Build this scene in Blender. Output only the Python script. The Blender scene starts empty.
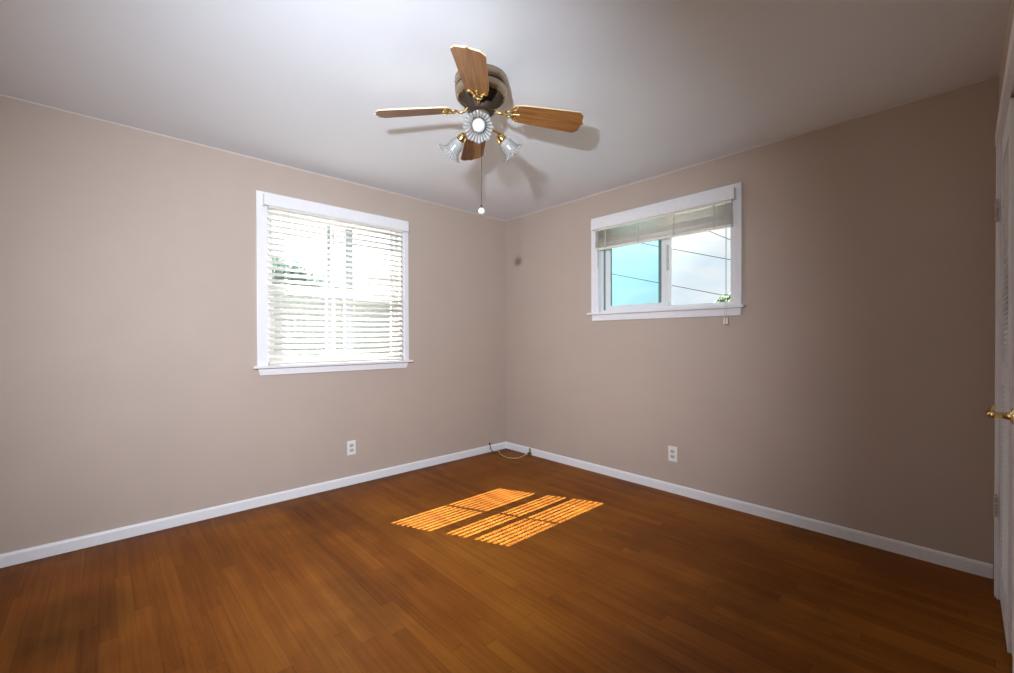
import bpy, bmesh, math, random
from mathutils import Vector, Matrix, noise

random.seed(7)
C = bpy.context.scene.collection
S = bpy.context.scene
PI = math.pi
R = math.radians

# ------------------------------------------------------------------ camera
cam_d = bpy.data.cameras.new('camera')
cam = bpy.data.objects.new('camera', cam_d)
C.objects.link(cam)
cam_d.sensor_width = 36.0
cam_d.lens = 432.82 / 1014 * 36.0
cam_d.shift_x = (507 - 504.95) / 1014
cam_d.shift_y = (341.65 - 336.5) / 1014
cam_d.clip_start = 0.02
cam_d.clip_end = 400
yaw, pitch, roll = 0.8231, -0.0064, -0.0025
fw = Vector((-math.sin(yaw) * math.cos(pitch), math.cos(yaw) * math.cos(pitch), math.sin(pitch)))
r0 = Vector((math.cos(yaw), math.sin(yaw), 0))
u0 = r0.cross(fw)
rr = r0 * math.cos(roll) + u0 * math.sin(roll)
uu = -r0 * math.sin(roll) + u0 * math.cos(roll)
cam.matrix_world = Matrix(((rr.x, uu.x, -fw.x, 3.4045), (rr.y, uu.y, -fw.y, -3.1694),
                           (rr.z, uu.z, -fw.z, 1.1723), (0, 0, 0, 1)))
S.camera = cam

# ------------------------------------------------------------------ view, world, sun, flash
S.view_settings.view_transform = 'Standard'
S.view_settings.look = 'None'
S.view_settings.exposure = 0.0
S.view_settings.gamma = 1.0
S.view_settings.use_curve_mapping = False
S.cycles.max_bounces = 10
S.cycles.diffuse_bounces = 6
S.cycles.transparent_max_bounces = 16
S.cycles.sample_clamp_indirect = 6.0
S.cycles.use_denoising = True
S.cycles.use_adaptive_sampling = False

SUN_DIR = Vector((1.0, 0.435, -1.2)).normalized()      # the way sunlight travels

w = bpy.data.worlds.new('sky')
S.world = w
w.use_nodes = True
nt = w.node_tree
nt.nodes.clear()


def nn(t, kind, **kw):
    n = t.nodes.new(kind)
    for k, v in kw.items():
        setattr(n, k, v)
    return n


def ramp(t, stops):
    n = t.nodes.new('ShaderNodeValToRGB')
    e = n.color_ramp.elements
    while len(e) < len(stops):
        e.new(0.5)
    for i, (p, c) in enumerate(stops):
        e[i].position = p
        e[i].color = (*c, 1) if len(c) == 3 else c
    return n


tc = nn(nt, 'ShaderNodeTexCoord')
mp = nn(nt, 'ShaderNodeMapping')
mp.inputs['Scale'].default_value = (1.0, 1.0, 2.2)
mp.inputs['Location'].default_value = (0.35, 0.1, 0.2)
nz = nn(nt, 'ShaderNodeTexNoise')
nz.inputs['Scale'].default_value = 5.0
nz.inputs['Detail'].default_value = 7
nz.inputs['Roughness'].default_value = 0.55
cl = ramp(nt, [(0.36, (0.74, 0.89, 1.0)), (0.60, (1.0, 1.0, 1.0))])
nt.links.new(tc.outputs['Generated'], mp.inputs['Vector'])
nt.links.new(mp.outputs['Vector'], nz.inputs['Vector'])
nt.links.new(nz.outputs['Fac'], cl.inputs['Fac'])
dp = nn(nt, 'ShaderNodeVectorMath', operation='DOT_PRODUCT')
dp.inputs[1].default_value = -SUN_DIR
nt.links.new(tc.outputs['Generated'], dp.inputs[0])
glow = nn(nt, 'ShaderNodeMapRange')
glow.inputs['From Min'].default_value = 0.1
glow.inputs['From Max'].default_value = 1.0
glow.inputs['To Min'].default_value = 1.0
glow.inputs['To Max'].default_value = 5.0
nt.links.new(dp.outputs['Value'], glow.inputs['Value'])
mulw = nn(nt, 'ShaderNodeVectorMath', operation='SCALE')
nt.links.new(cl.outputs['Color'], mulw.inputs[0])
nt.links.new(glow.outputs['Result'], mulw.inputs['Scale'])
bg = nn(nt, 'ShaderNodeBackground')
bg.inputs['Strength'].default_value = 1.0
nt.links.new(mulw.outputs['Vector'], bg.inputs['Color'])
wo = nn(nt, 'ShaderNodeOutputWorld')
nt.links.new(bg.outputs['Background'], wo.inputs['Surface'])

sun_d = bpy.data.lights.new('sun', 'SUN')
sun_d.energy = 92.0
sun_d.angle = R(0.44)
sun_d.color = (1.0, 0.99, 1.0)
sun = bpy.data.objects.new('sun', sun_d)
sun.rotation_euler = SUN_DIR.to_track_quat('-Z', 'Y').to_euler()
sun.location = (-6, -3, 8)
C.objects.link(sun)

# the photographer's flash, held up beside the camera
fl_d = bpy.data.lights.new('flash', 'SPOT')
fl_d.energy = 390.0
fl_d.spot_size = R(114)
fl_d.spot_blend = 1.0
fl_d.shadow_soft_size = 0.025
fl_d.color = (0.90, 0.97, 1.09)
fl = bpy.data.objects.new('flash', fl_d)
fl.location = (3.015, -3.23, 1.66)
fl.rotation_euler = Vector((-0.8251, 0.5428, -0.1564)).to_track_quat('-Z', 'Y').to_euler()
C.objects.link(fl)


# ------------------------------------------------------------------ materials
def mat(name):
    m = bpy.data.materials.new(name)
    m.use_nodes = True
    return m, m.node_tree, m.node_tree.nodes['Principled BSDF']


def plain(name, col, rough=0.5, metal=0.0, var=0.06, scale=30.0, bump=0.0, bscale=200.0, spec=0.5):
    m, t, b = mat(name)
    co = nn(t, 'ShaderNodeTexCoord')
    n = nn(t, 'ShaderNodeTexNoise')
    n.inputs['Scale'].default_value = scale
    n.inputs['Detail'].default_value = 3
    t.links.new(co.outputs['Object'], n.inputs['Vector'])
    rp = ramp(t, [(0.3, tuple(c * (1 - var) for c in col)), (0.7, tuple(min(1, c * (1 + var)) for c in col))])
    t.links.new(n.outputs['Fac'], rp.inputs['Fac'])
    t.links.new(rp.outputs['Color'], b.inputs['Base Color'])
    b.inputs['Roughness'].default_value = rough
    b.inputs['Metallic'].default_value = metal
    b.inputs['Specular IOR Level'].default_value = spec
    if bump:
        n2 = nn(t, 'ShaderNodeTexNoise')
        n2.inputs['Scale'].default_value = bscale
        t.links.new(co.outputs['Object'], n2.inputs['Vector'])
        bp = nn(t, 'ShaderNodeBump')
        bp.inputs['Strength'].default_value = bump
        bp.inputs['Distance'].default_value = 0.002
        t.links.new(n2.outputs['Fac'], bp.inputs['Height'])
        t.links.new(bp.outputs['Normal'], b.inputs['Normal'])
    return m


M = {}
M['wall'] = plain('taupe_wall_paint', (0.50, 0.41, 0.345), 0.62, var=0.02, scale=3, bump=0.25, bscale=130, spec=0.3)
M['ceiling'] = plain('white_ceiling_paint', (0.785, 0.815, 0.85), 0.8, var=0.015, scale=2, bump=0.15, bscale=90, spec=0.2)
M['trim'] = plain('white_gloss_paint', (0.83, 0.83, 0.845), 0.35, var=0.02)
M['vinyl'] = plain('white_vinyl', (0.78, 0.79, 0.80), 0.4, var=0.02)
M['slat'] = plain('ivory_slat', (0.82, 0.79, 0.71), 0.45, var=0.03)
M['cord'] = plain('ivory_cord', (0.62, 0.60, 0.54), 0.8)
M['gasket'] = plain('teal_grey_gasket', (0.13, 0.24, 0.23), 0.6)
M['brass'] = plain('polished_brass', (0.82, 0.61, 0.26), 0.18, 1.0, var=0.05)
M['antique'] = plain('antique_brass', (0.37, 0.28, 0.18), 0.34, 0.75, var=0.08)
M['dark_metal'] = plain('dark_bronze', (0.042, 0.025, 0.016), 0.6, 0.3, var=0.1)
M['bulb'] = plain('frosted_white_bulb', (0.62, 0.65, 0.67), 0.3, var=0.0)
M['white_plastic'] = plain('white_plastic', (0.82, 0.80, 0.77), 0.35, var=0.02)
M['slot'] = plain('outlet_slot', (0.05, 0.05, 0.05), 0.6)
M['receptacle'] = plain('grey_receptacle', (0.50, 0.50, 0.49), 0.4)
M['cable'] = plain('beige_cable', (0.55, 0.40, 0.25), 0.5)
M['dark_cable'] = plain('dark_cable', (0.09, 0.08, 0.09), 0.5)
M['jack'] = plain('tarnished_brass_jack', (0.20, 0.14, 0.07), 0.45, 0.5)
M['wire'] = plain('black_wire', (0.004, 0.005, 0.006), 0.9, spec=0.0)
M['leaf'] = plain('green_leaf', (0.026, 0.055, 0.013), 0.5, var=0.45, scale=5)
M['bark'] = plain('grey_bark', (0.14, 0.11, 0.08), 0.9, var=0.3, scale=12)
M['post'] = plain('blue_grey_paint', (0.10, 0.13, 0.155), 0.6)
M['fence'] = plain('grey_green_fence_paint', (0.34, 0.37, 0.35), 0.7, var=0.08, scale=4)
M['concrete'] = plain('grey_gravel', (0.10, 0.10, 0.085), 0.85, var=0.1, scale=2)
M['stucco'] = plain('outer_stucco', (0.62, 0.60, 0.55), 0.9, var=0.05)
M['roof'] = plain('white_soffit', (0.6, 0.6, 0.6), 0.8)


def glass_mat(name, tint, refl=0.5):
    m, t, b = mat(name)
    t.nodes.remove(b)
    out = t.nodes['Material Output']
    tr = nn(t, 'ShaderNodeBsdfTransparent')
    gl = nn(t, 'ShaderNodeBsdfGlossy')
    gl.inputs['Roughness'].default_value = 0.02
    fr = nn(t, 'ShaderNodeFresnel')
    fr.inputs['IOR'].default_value = 1.45
    ml = nn(t, 'ShaderNodeMath', operation='MULTIPLY')
    ml.inputs[1].default_value = refl
    co = nn(t, 'ShaderNodeTexCoord')
    n = nn(t, 'ShaderNodeTexNoise')
    n.inputs['Scale'].default_value = 2.0
    t.links.new(co.outputs['Object'], n.inputs['Vector'])
    rp = ramp(t, [(0.3, tuple(c * 0.985 for c in tint)), (0.7, tint)])
    t.links.new(n.outputs['Fac'], rp.inputs['Fac'])
    t.links.new(rp.outputs['Color'], tr.inputs['Color'])
    mx = nn(t, 'ShaderNodeMixShader')
    t.links.new(fr.outputs['Fac'], ml.inputs[0])
    t.links.new(ml.outputs[0], mx.inputs['Fac'])
    t.links.new(tr.outputs[0], mx.inputs[1])
    t.links.new(gl.outputs[0], mx.inputs[2])
    t.links.new(mx.outputs[0], out.inputs['Surface'])
    return m


M['glass'] = glass_mat('clear_pane', (0.97, 0.985, 0.985), 0.4)
M['teal_glass'] = glass_mat('teal_tinted_pane', (0.70, 0.93, 0.955), 0.4)


def shade_mat(nm, lo, hi):
    m, t, b = mat(nm)
    out = t.nodes['Material Output']
    b.inputs['Base Color'].default_value = (0.66, 0.68, 0.67, 1)
    b.inputs['Roughness'].default_value = 0.12
    tr = nn(t, 'ShaderNodeBsdfTransparent')
    tr.inputs['Color'].default_value = (0.74, 0.73, 0.71, 1)
    co = nn(t, 'ShaderNodeTexCoord')
    n = nn(t, 'ShaderNodeTexNoise')
    n.inputs['Scale'].default_value = 60
    t.links.new(co.outputs['Object'], n.inputs['Vector'])
    mr = nn(t, 'ShaderNodeMapRange')
    mr.inputs['To Min'].default_value = lo
    mr.inputs['To Max'].default_value = hi
    t.links.new(n.outputs['Fac'], mr.inputs['Value'])
    mx = nn(t, 'ShaderNodeMixShader')
    t.links.new(mr.outputs['Result'], mx.inputs['Fac'])
    t.links.new(tr.outputs[0], mx.inputs[1])
    t.links.new(b.outputs[0], mx.inputs[2])
    t.links.new(mx.outputs[0], out.inputs['Surface'])
    return m


M['shade'] = shade_mat('frosted_shade_glass', 0.22, 0.42)
M['flute'] = shade_mat('clear_shade_glass', 0.08, 0.16)


def floor_mat():
    m, t, b = mat('oak_strip_floor')
    L = t.links.new
    co = nn(t, 'ShaderNodeTexCoord')
    sp = nn(t, 'ShaderNodeSeparateXYZ')
    L(co.outputs['Object'], sp.inputs[0])

    def mth(op, a, bb=None):
        n = nn(t, 'ShaderNodeMath', operation=op)
        for i, v in enumerate((a, bb)):
            if v is None:
                continue
            if isinstance(v, (int, float)):
                n.inputs[i].default_value = v
            else:
                L(v, n.inputs[i])
        return n.outputs[0]

    yr = mth('DIVIDE', sp.outputs['Y'], 0.057)
    row = mth('FLOOR', yr)
    fy = mth('FRACT', yr)
    wn = nn(t, 'ShaderNodeTexWhiteNoise', noise_dimensions='1D')
    L(row, wn.inputs['W'])
    off = mth('MULTIPLY', wn.outputs['Value'], 7.0)
    xr = mth('DIVIDE', mth('ADD', sp.outputs['X'], off), 0.95)
    pid = mth('FLOOR', xr)
    fx = mth('FRACT', xr)
    cb = nn(t, 'ShaderNodeCombineXYZ')
    L(row, cb.inputs[0])
    L(pid, cb.inputs[1])
    wp = nn(t, 'ShaderNodeTexWhiteNoise', noise_dimensions='2D')
    L(cb.outputs[0], wp.inputs['Vector'])
    # grain stretched along the boards, shifted per board
    gv = nn(t, 'ShaderNodeCombineXYZ')
    L(mth('MULTIPLY', sp.outputs['X'], 2.2), gv.inputs[0])
    L(mth('MULTIPLY', sp.outputs['Y'], 55.0), gv.inputs[1])
    L(mth('MULTIPLY', wp.outputs['Value'], 40.0), gv.inputs[2])
    gn = nn(t, 'ShaderNodeTexNoise')
    gn.inputs['Scale'].default_value = 1.0
    gn.inputs['Detail'].default_value = 5
    gn.inputs['Roughness'].default_value = 0.62
    gn.inputs['Distortion'].default_value = 0.6
    L(gv.outputs[0], gn.inputs['Vector'])
    # broad wear
    big = nn(t, 'ShaderNodeTexNoise')
    big.inputs['Scale'].default_value = 1.5
    big.inputs['Detail'].default_value = 4
    L(co.outputs['Object'], big.inputs['Vector'])
    tone = mth('ADD', mth('ADD', mth('MULTIPLY', wp.outputs['Value'], 0.15), mth('MULTIPLY', gn.outputs['Fac'], 0.42)),
               mth('MULTIPLY', big.outputs['Fac'], 0.53))
    rp = ramp(t, [(0.25, (0.092, 0.024, 0.003)), (0.52, (0.212, 0.064, 0.008)), (0.85, (0.335, 0.126, 0.016))])
    L(tone, rp.inputs['Fac'])
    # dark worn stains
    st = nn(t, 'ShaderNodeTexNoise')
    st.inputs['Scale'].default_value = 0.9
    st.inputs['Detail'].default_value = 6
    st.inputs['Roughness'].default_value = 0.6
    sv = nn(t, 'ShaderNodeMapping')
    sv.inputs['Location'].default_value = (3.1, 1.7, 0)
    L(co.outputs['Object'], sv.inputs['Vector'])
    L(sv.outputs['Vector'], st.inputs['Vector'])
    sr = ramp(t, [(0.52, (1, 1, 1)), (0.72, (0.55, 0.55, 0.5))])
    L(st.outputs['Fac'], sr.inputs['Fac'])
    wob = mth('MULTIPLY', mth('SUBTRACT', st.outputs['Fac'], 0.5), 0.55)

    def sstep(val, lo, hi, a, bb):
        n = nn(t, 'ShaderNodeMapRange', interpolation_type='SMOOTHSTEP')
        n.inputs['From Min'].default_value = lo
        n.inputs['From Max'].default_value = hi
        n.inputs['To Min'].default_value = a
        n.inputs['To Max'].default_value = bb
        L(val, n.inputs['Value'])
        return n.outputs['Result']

    stain_shade = sstep(mth('ADD', sp.outputs['X'], wob), 0.02, 0.16, 0.62, 1.0)      # dark worn edge by the left wall
    for (sx, sy, srx, sry, k) in ((0.86, -3.28, 0.34, 0.24, 0.55), (1.25, -2.30, 0.8, 0.10, 0.78), (0.55, -2.75, 0.35, 0.22, 0.82)):  # stained blotches; the darkest also paints in the flash's dimmer reach
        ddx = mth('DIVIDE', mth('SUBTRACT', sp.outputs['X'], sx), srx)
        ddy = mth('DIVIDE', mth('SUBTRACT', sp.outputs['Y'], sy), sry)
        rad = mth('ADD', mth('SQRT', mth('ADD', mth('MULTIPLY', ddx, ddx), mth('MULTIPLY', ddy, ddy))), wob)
        stain_shade = mth('MULTIPLY', stain_shade, sstep(rad, 0.35, 1.15, k, 1.0))
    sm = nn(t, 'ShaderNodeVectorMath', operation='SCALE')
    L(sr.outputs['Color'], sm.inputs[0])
    L(stain_shade, sm.inputs['Scale'])
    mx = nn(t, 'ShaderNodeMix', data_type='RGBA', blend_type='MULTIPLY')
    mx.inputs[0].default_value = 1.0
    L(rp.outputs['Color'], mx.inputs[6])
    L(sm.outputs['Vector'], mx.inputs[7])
    # grooves between the strips and at the board ends
    ey = mth('MINIMUM', fy, mth('SUBTRACT', 1.0, fy))
    gy = mth('LESS_THAN', ey, 0.018)
    ex = mth('MINIMUM', fx, mth('SUBTRACT', 1.0, fx))
    gx = mth('LESS_THAN', ex, 0.0016)
    gr = mth('MULTIPLY', mth('MAXIMUM', gy, gx), 0.38)
    mx2 = nn(t, 'ShaderNodeMix', data_type='RGBA', blend_type='MIX')
    L(gr, mx2.inputs[0])
    L(mx.outputs[2], mx2.inputs[6])
    mx2.inputs[7].default_value = (0.035, 0.012, 0.004, 1)
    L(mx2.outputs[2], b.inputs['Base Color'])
    rr_ = nn(t, 'ShaderNodeMapRange')
    rr_.inputs['To Min'].default_value = 0.34
    rr_.inputs['To Max'].default_value = 0.55
    L(big.outputs['Fac'], rr_.inputs['Value'])
    L(rr_.outputs['Result'], b.inputs['Roughness'])
    b.inputs['Specular IOR Level'].default_value = 0.06
    bp = nn(t, 'ShaderNodeBump')
    bp.inputs['Strength'].default_value = 0.15
    bp.inputs['Distance'].default_value = 0.001
    L(gn.outputs['Fac'], bp.inputs['Height'])
    L(bp.outputs['Normal'], b.inputs['Normal'])
    return m


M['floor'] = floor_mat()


def blade_mat():
    m, t, b = mat('oak_blade_veneer')
    L = t.links.new
    co = nn(t, 'ShaderNodeTexCoord')
    mpp = nn(t, 'ShaderNodeMapping')
    mpp.inputs['Scale'].default_value = (3.0, 42.0, 42.0)
    L(co.outputs['Object'], mpp.inputs['Vector'])
    n = nn(t, 'ShaderNodeTexNoise')
    n.inputs['Scale'].default_value = 1.6
    n.inputs['Detail'].default_value = 6
    n.inputs['Roughness'].default_value = 0.65
    n.inputs['Distortion'].default_value = 0.8
    L(mpp.outputs['Vector'], n.inputs['Vector'])
    rp = ramp(t, [(0.28, (0.10, 0.036, 0.010)), (0.5, (0.27, 0.115, 0.032)), (0.75, (0.42, 0.20, 0.062))])
    L(n.outputs['Fac'], rp.inputs['Fac'])
    L(rp.outputs['Color'], b.inputs['Base Color'])
    b.inputs['Roughness'].default_value = 0.35
    return m


M['blade'] = blade_mat()
M['blade_top'] = plain('pale_blade_edge', (0.70, 0.55, 0.33), 0.4)


# ------------------------------------------------------------------ mesh helpers
def finish(bm, name, material, parent=None, smooth=False, loc=None):
    bmesh.ops.recalc_face_normals(bm, faces=bm.faces[:])
    me = bpy.data.meshes.new(name)
    bm.to_mesh(me)
    bm.free()
    mats = material if isinstance(material, (list, tuple)) else [material]
    for mm in mats:
        me.materials.append(mm)
    if smooth:
        for p in me.polygons:
            p.use_smooth = True
    o = bpy.data.objects.new(name, me)
    C.objects.link(o)
    if parent:
        o.parent = parent
    if loc:
        o.location = loc
    return o


def box(bm, x0, x1, y0, y1, z0, z1, bevel=0.0, mat_i=0):
    vs = [bm.verts.new((x, y, z)) for x in (x0, x1) for y in (y0, y1) for z in (z0, z1)]
    idx = [(0, 1, 3, 2), (4, 6, 7, 5), (0, 4, 5, 1), (2, 3, 7, 6), (0, 2, 6, 4), (1, 5, 7, 3)]
    fs = [bm.faces.new([vs[i] for i in f]) for f in idx]
    for f in fs:
        f.material_index = mat_i
    if bevel:
        es = list({e for f in fs for e in f.edges})
        bmesh.ops.bevel(bm, geom=es, offset=bevel, segments=2, affect='EDGES', profile=0.6)
    return vs


def tube(bm, pts, rad, seg=8, cap=True):
    pts = [Vector(p) for p in pts]
    rads = rad if isinstance(rad, (list, tuple)) else [rad] * len(pts)
    rings = []
    prev = None
    for i, p in enumerate(pts):
        a = pts[max(0, i - 1)]
        b = pts[min(len(pts) - 1, i + 1)]
        d = (b - a).normalized()
        if prev is None:
            u = d.orthogonal().normalized()
        else:
            u = (prev - d * prev.dot(d)).normalized()
        prev = u
        v = d.cross(u)
        rings.append([bm.verts.new(p + (u * math.cos(2 * PI * k / seg) + v * math.sin(2 * PI * k / seg)) * rads[i])
                      for k in range(seg)])
    for a, b in zip(rings, rings[1:]):
        for k in range(seg):
            bm.faces.new((a[k], a[(k + 1) % seg], b[(k + 1) % seg], b[k]))
    if cap:
        bm.faces.new(rings[0][::-1])
        bm.faces.new(rings[-1])


def lathe(bm, prof, seg=32, mtx=None, wave=None, capb=True, capt=True):
    """prof: (radius, z) list; wave(i, angle) scales the radius"""
    rings = []
    for i, (r, z) in enumerate(prof):
        ring = []
        for k in range(seg):
            a = 2 * PI * k / seg
            q = r * (wave(i, a) if wave else 1.0)
            v = Vector((q * math.cos(a), q * math.sin(a), z))
            if mtx:
                v = mtx @ v
            ring.append(bm.verts.new(v))
        rings.append(ring)
    for a, b in zip(rings, rings[1:]):
        for k in range(seg):
            bm.faces.new((a[k], a[(k + 1) % seg], b[(k + 1) % seg], b[k]))
    if capb:
        bm.faces.new(rings[0][::-1])
    if capt:
        bm.faces.new(rings[-1])


def ball(bm, c, r, u=14, v=10, sc=(1, 1, 1)):
    m = Matrix.Translation(c) @ Matrix.Diagonal((r * sc[0], r * sc[1], r * sc[2], 1))
    bmesh.ops.create_uvsphere(bm, u_segments=u, v_segments=v, radius=1, matrix=m)


def torus(bm, c, big, small, mtx=None, useg=24, vseg=8):
    rings = []
    for i in range(useg):
        a = 2 * PI * i / useg
        ring = []
        for k in range(vseg):
            b = 2 * PI * k / vseg
            v = Vector(((big + small * math.cos(b)) * math.cos(a), (big + small * math.cos(b)) * math.sin(a), small * math.sin(b)))
            v = (mtx @ v if mtx else v) + Vector(c)
            ring.append(bm.verts.new(v))
        rings.append(ring)
    for i in range(useg):
        A, B = rings[i], rings[(i + 1) % useg]
        for k in range(vseg):
            bm.faces.new((A[k], B[k], B[(k + 1) % vseg], A[(k + 1) % vseg]))


def empty(name, loc, label=None, cat=None, group=None, kind=None, rotz=0):
    o = bpy.data.objects.new(name, None)
    o.empty_display_size = 0.05
    o.location = loc
    o.rotation_euler = (0, 0, rotz)
    C.objects.link(o)
    return tag(o, label, cat, group, kind)


def tag(o, label=None, cat=None, group=None, kind=None):
    if label:
        o['label'] = label
    if cat:
        o['category'] = cat
    if group:
        o['group'] = group
    if kind:
        o['kind'] = kind
    return o


def struct(o, label=None, cat=None):
    return tag(o, label, cat, kind='structure')


# ------------------------------------------------------------------ room shell
RX, RY, H, T = 3.52, -3.62, 2.44, 0.15
W1 = dict(y0=-2.318, y1=-1.252, z0=0.972, z1=2.147)     # hole in the west wall
W2 = dict(x0=1.190, x1=2.282, z0=1.382, z1=2.158)       # hole in the north wall


def wall_hole(bm, a0, a1, z0, z1, ha0, ha1, hz0, hz1, t0, t1, axis):
    """slab along one axis with one rectangular hole; t0/t1 its two faces"""
    def P(a, t, z):
        return (t, a, z) if axis == 'y' else (a, t, z)
    A = [a0, ha0, ha1, a1]
    Z = [z0, hz0, hz1, z1]
    g = {}
    for ti, t in enumerate((t0, t1)):
        for i, a in enumerate(A):
            for j, z in enumerate(Z):
                g[ti, i, j] = bm.verts.new(P(a, t, z))
    for ti in (0, 1):
        for i in range(3):
            for j in range(3):
                if i == 1 and j == 1:
                    continue
                bm.faces.new((g[ti, i, j], g[ti, i + 1, j], g[ti, i + 1, j + 1], g[ti, i, j + 1]))
    per = [(i, 0) for i in range(3)] + [(3, j) for j in range(3)] + [(i, 3) for i in (3, 2, 1)] + [(0, j) for j in (3, 2, 1)]
    hole = [(1, 1), (2, 1), (2, 2), (1, 2)]
    for loop in (per, hole):
        for a, b in zip(loop, loop[1:] + loop[:1]):
            bm.faces.new((g[0, a[0], a[1]], g[0, b[0], b[1]], g[1, b[0], b[1]], g[1, a[0], a[1]]))


bm = bmesh.new()
wall_hole(bm, RY, T, 0, H, W1['y0'], W1['y1'], W1['z0'], W1['z1'], 0.0, -T, 'y')
struct(finish(bm, 'wall_west', M['wall']), 'taupe painted wall on the left holding the window with the lowered blind', 'wall')
bm = bmesh.new()
wall_hole(bm, 0, RX + 0.1, 0, H, W2['x0'], W2['x1'], W2['z0'], W2['z1'], 0.0, T, 'x')
struct(finish(bm, 'wall_north', M['wall']), 'taupe painted wall on the right holding the small high sliding window', 'wall')


def ex(y):          # plan line of the closet wall, which runs very slightly out of square
    return 3.491 + 0.009 * (-y)


DY0, DY1, DZ = -0.235, -1.235, 2.07       # closet opening
bm = bmesh.new()


def skew_box(bm, dx0, dx1, y0, y1, z0, z1):
    vs = []
    for d in (dx0, dx1):
        for y in (y0, y1):
            for z in (z0, z1):
                vs.append(bm.verts.new((ex(y) + d, y, z)))
    for f in [(0, 1, 3, 2), (4, 6, 7, 5), (0, 4, 5, 1), (2, 3, 7, 6), (0, 2, 6, 4), (1, 5, 7, 3)]:
        bm.faces.new([vs[i] for i in f])


skew_box(bm, 0, 0.12, 0.0, DY0, 0, H)
skew_box(bm, 0, 0.12, DY0, DY1, DZ, H)
skew_box(bm, 0, 0.12, DY1, RY, 0, H)
struct(finish(bm, 'wall_east', M['wall']), 'taupe wall at the right edge holding the white louvered doors', 'wall')
bm = bmesh.new()
box(bm, -T, RX + 0.13, RY - 0.12, RY, 0, H)
struct(finish(bm, 'wall_south', M['wall']), 'taupe wall behind the camera', 'wall')
bm = bmesh.new()
box(bm, -T, RX + 0.75, RY - 0.12, T, -0.12, 0)
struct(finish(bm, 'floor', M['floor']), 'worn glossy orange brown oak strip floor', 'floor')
bm = bmesh.new()
box(bm, -T, RX + 0.75, RY - 0.12, T, H, H + 0.12)
struct(finish(bm, 'ceiling', M['ceiling']), 'smooth white painted ceiling', 'ceiling')
# closet behind the doors keeps it dark
bm = bmesh.new()
box(bm, RX + 0.68, RX + 0.75, RY - 0.12, T, 0, H)
box(bm, RX + 0.12, RX + 0.68, DY0 + 0.2, DY0 + 0.28, 0, H)
box(bm, RX + 0.12, RX + 0.68, DY1 - 0.28, DY1 - 0.2, 0, H)
struct(finish(bm, 'wall_closet', M['wall']), 'back wall of the closet behind the louvered doors', 'wall')


bm = bmesh.new()
box(bm, 0.0, 0.004, RY, 0.0, H - 0.010, H, 0.001)
box(bm, 0.004, 3.49, -0.004, 0.0, H - 0.010, H, 0.001)
struct(finish(bm, 'trim_3', plain('caulk_bead', (0.60, 0.54, 0.50), 0.6, var=0.02)), 'thin white bead along the top of the walls', 'trim')


def baseboard(name, prof, a, b, place, label):
    bm = bmesh.new()
    rows = []
    for t in (a, b):
        rows.append([bm.verts.new(place(t, d, z)) for d, z in prof])
    n = len(prof)
    for k in range(n):
        bm.faces.new((rows[0][k], rows[0][(k + 1) % n], rows[1][(k + 1) % n], rows[1][k]))
    bm.faces.new(rows[0])
    bm.faces.new(rows[1][::-1])
    return struct(finish(bm, name, M['trim']), label, 'baseboard')


BP = [(0, 0), (0.013, 0), (0.013, 0.056), (0.011, 0.062), (0.006, 0.067), (0, 0.068)]
baseboard('baseboard_west', BP, RY, 0, lambda t, d, z: (d, t, z), 'white baseboard along the left wall')
baseboard('baseboard_north', BP, 0.013, 3.478, lambda t, d, z: (t, -d, z), 'white baseboard along the right wall')

# ------------------------------------------------------------------ window 1 (double hung, west wall)
win1 = struct(empty('window_1', (0, (W1['y0'] + W1['y1']) / 2, W1['z0'])), 'white framed double-hung window in the left wall', 'window')


def place(o, parent):
    """keep world coordinates while parenting to an empty that has no rotation"""
    o.parent = parent
    o.location = -Vector(parent.location)
    return o


def fin(bm, name, material, parent, smooth=False):
    return place(finish(bm, name, material, None, smooth), parent)


y0, y1, z0, z1 = W1['y0'], W1['y1'], W1['z0'], W1['z1']
ztop = z0 + 0.016        # stool top
# casing: two side legs and a head, each with a raised inner bead
bm = bmesh.new()
box(bm, 0.0, 0.017, y0 - 0.066, y0 - 0.022, ztop, z1 + 0.065, 0.002)
box(bm, 0.0, 0.012, y0 - 0.024, y0 + 0.004, ztop, z1 + 0.01, 0.002)
box(bm, 0.0, 0.017, y1 + 0.022, y1 + 0.064, ztop, z1 + 0.065, 0.002)
box(bm, 0.0, 0.012, y1 - 0.004, y1 + 0.024, ztop, z1 + 0.01, 0.002)
box(bm, 0.0, 0.017, y0 - 0.024, y1 + 0.024, z1 + 0.02, z1 + 0.065, 0.002)
box(bm, 0.0, 0.012, y0 - 0.024, y1 + 0.024, z1 - 0.004, z1 + 0.024, 0.002)
fin(bm, 'window_casing', M['trim'], win1)
bm = bmesh.new()
box(bm, -0.052, 0.0, y0, y1, ztop - 0.016, ztop, 0.0)
box(bm, 0.0, 0.048, y0 - 0.096, y1 + 0.088, ztop - 0.018, ztop, 0.003)
fin(bm, 'window_sill', M['trim'], win1)
bm = bmesh.new()
ap = [(y0 - 0.062, ztop - 0.018), (y1 + 0.058, ztop - 0.018), (y1 + 0.040, ztop - 0.068), (y0 - 0.048, ztop - 0.068)]
fr = [bm.verts.new((0.016, y, z)) for y, z in ap]
bk = [bm.verts.new((0.0, y, z)) for y, z in ap]
bm.faces.new(fr)
bm.faces.new(bk[::-1])
for k in range(4):
    bm.faces.new((fr[k], bk[k], bk[(k + 1) % 4], fr[(k + 1) % 4]))
fin(bm, 'window_apron', M['trim'], win1)
FY0, FY1, FZ0, FZ1 = y0 + 0.0, y1 - 0.0, ztop, z1
bm = bmesh.new()
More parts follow.
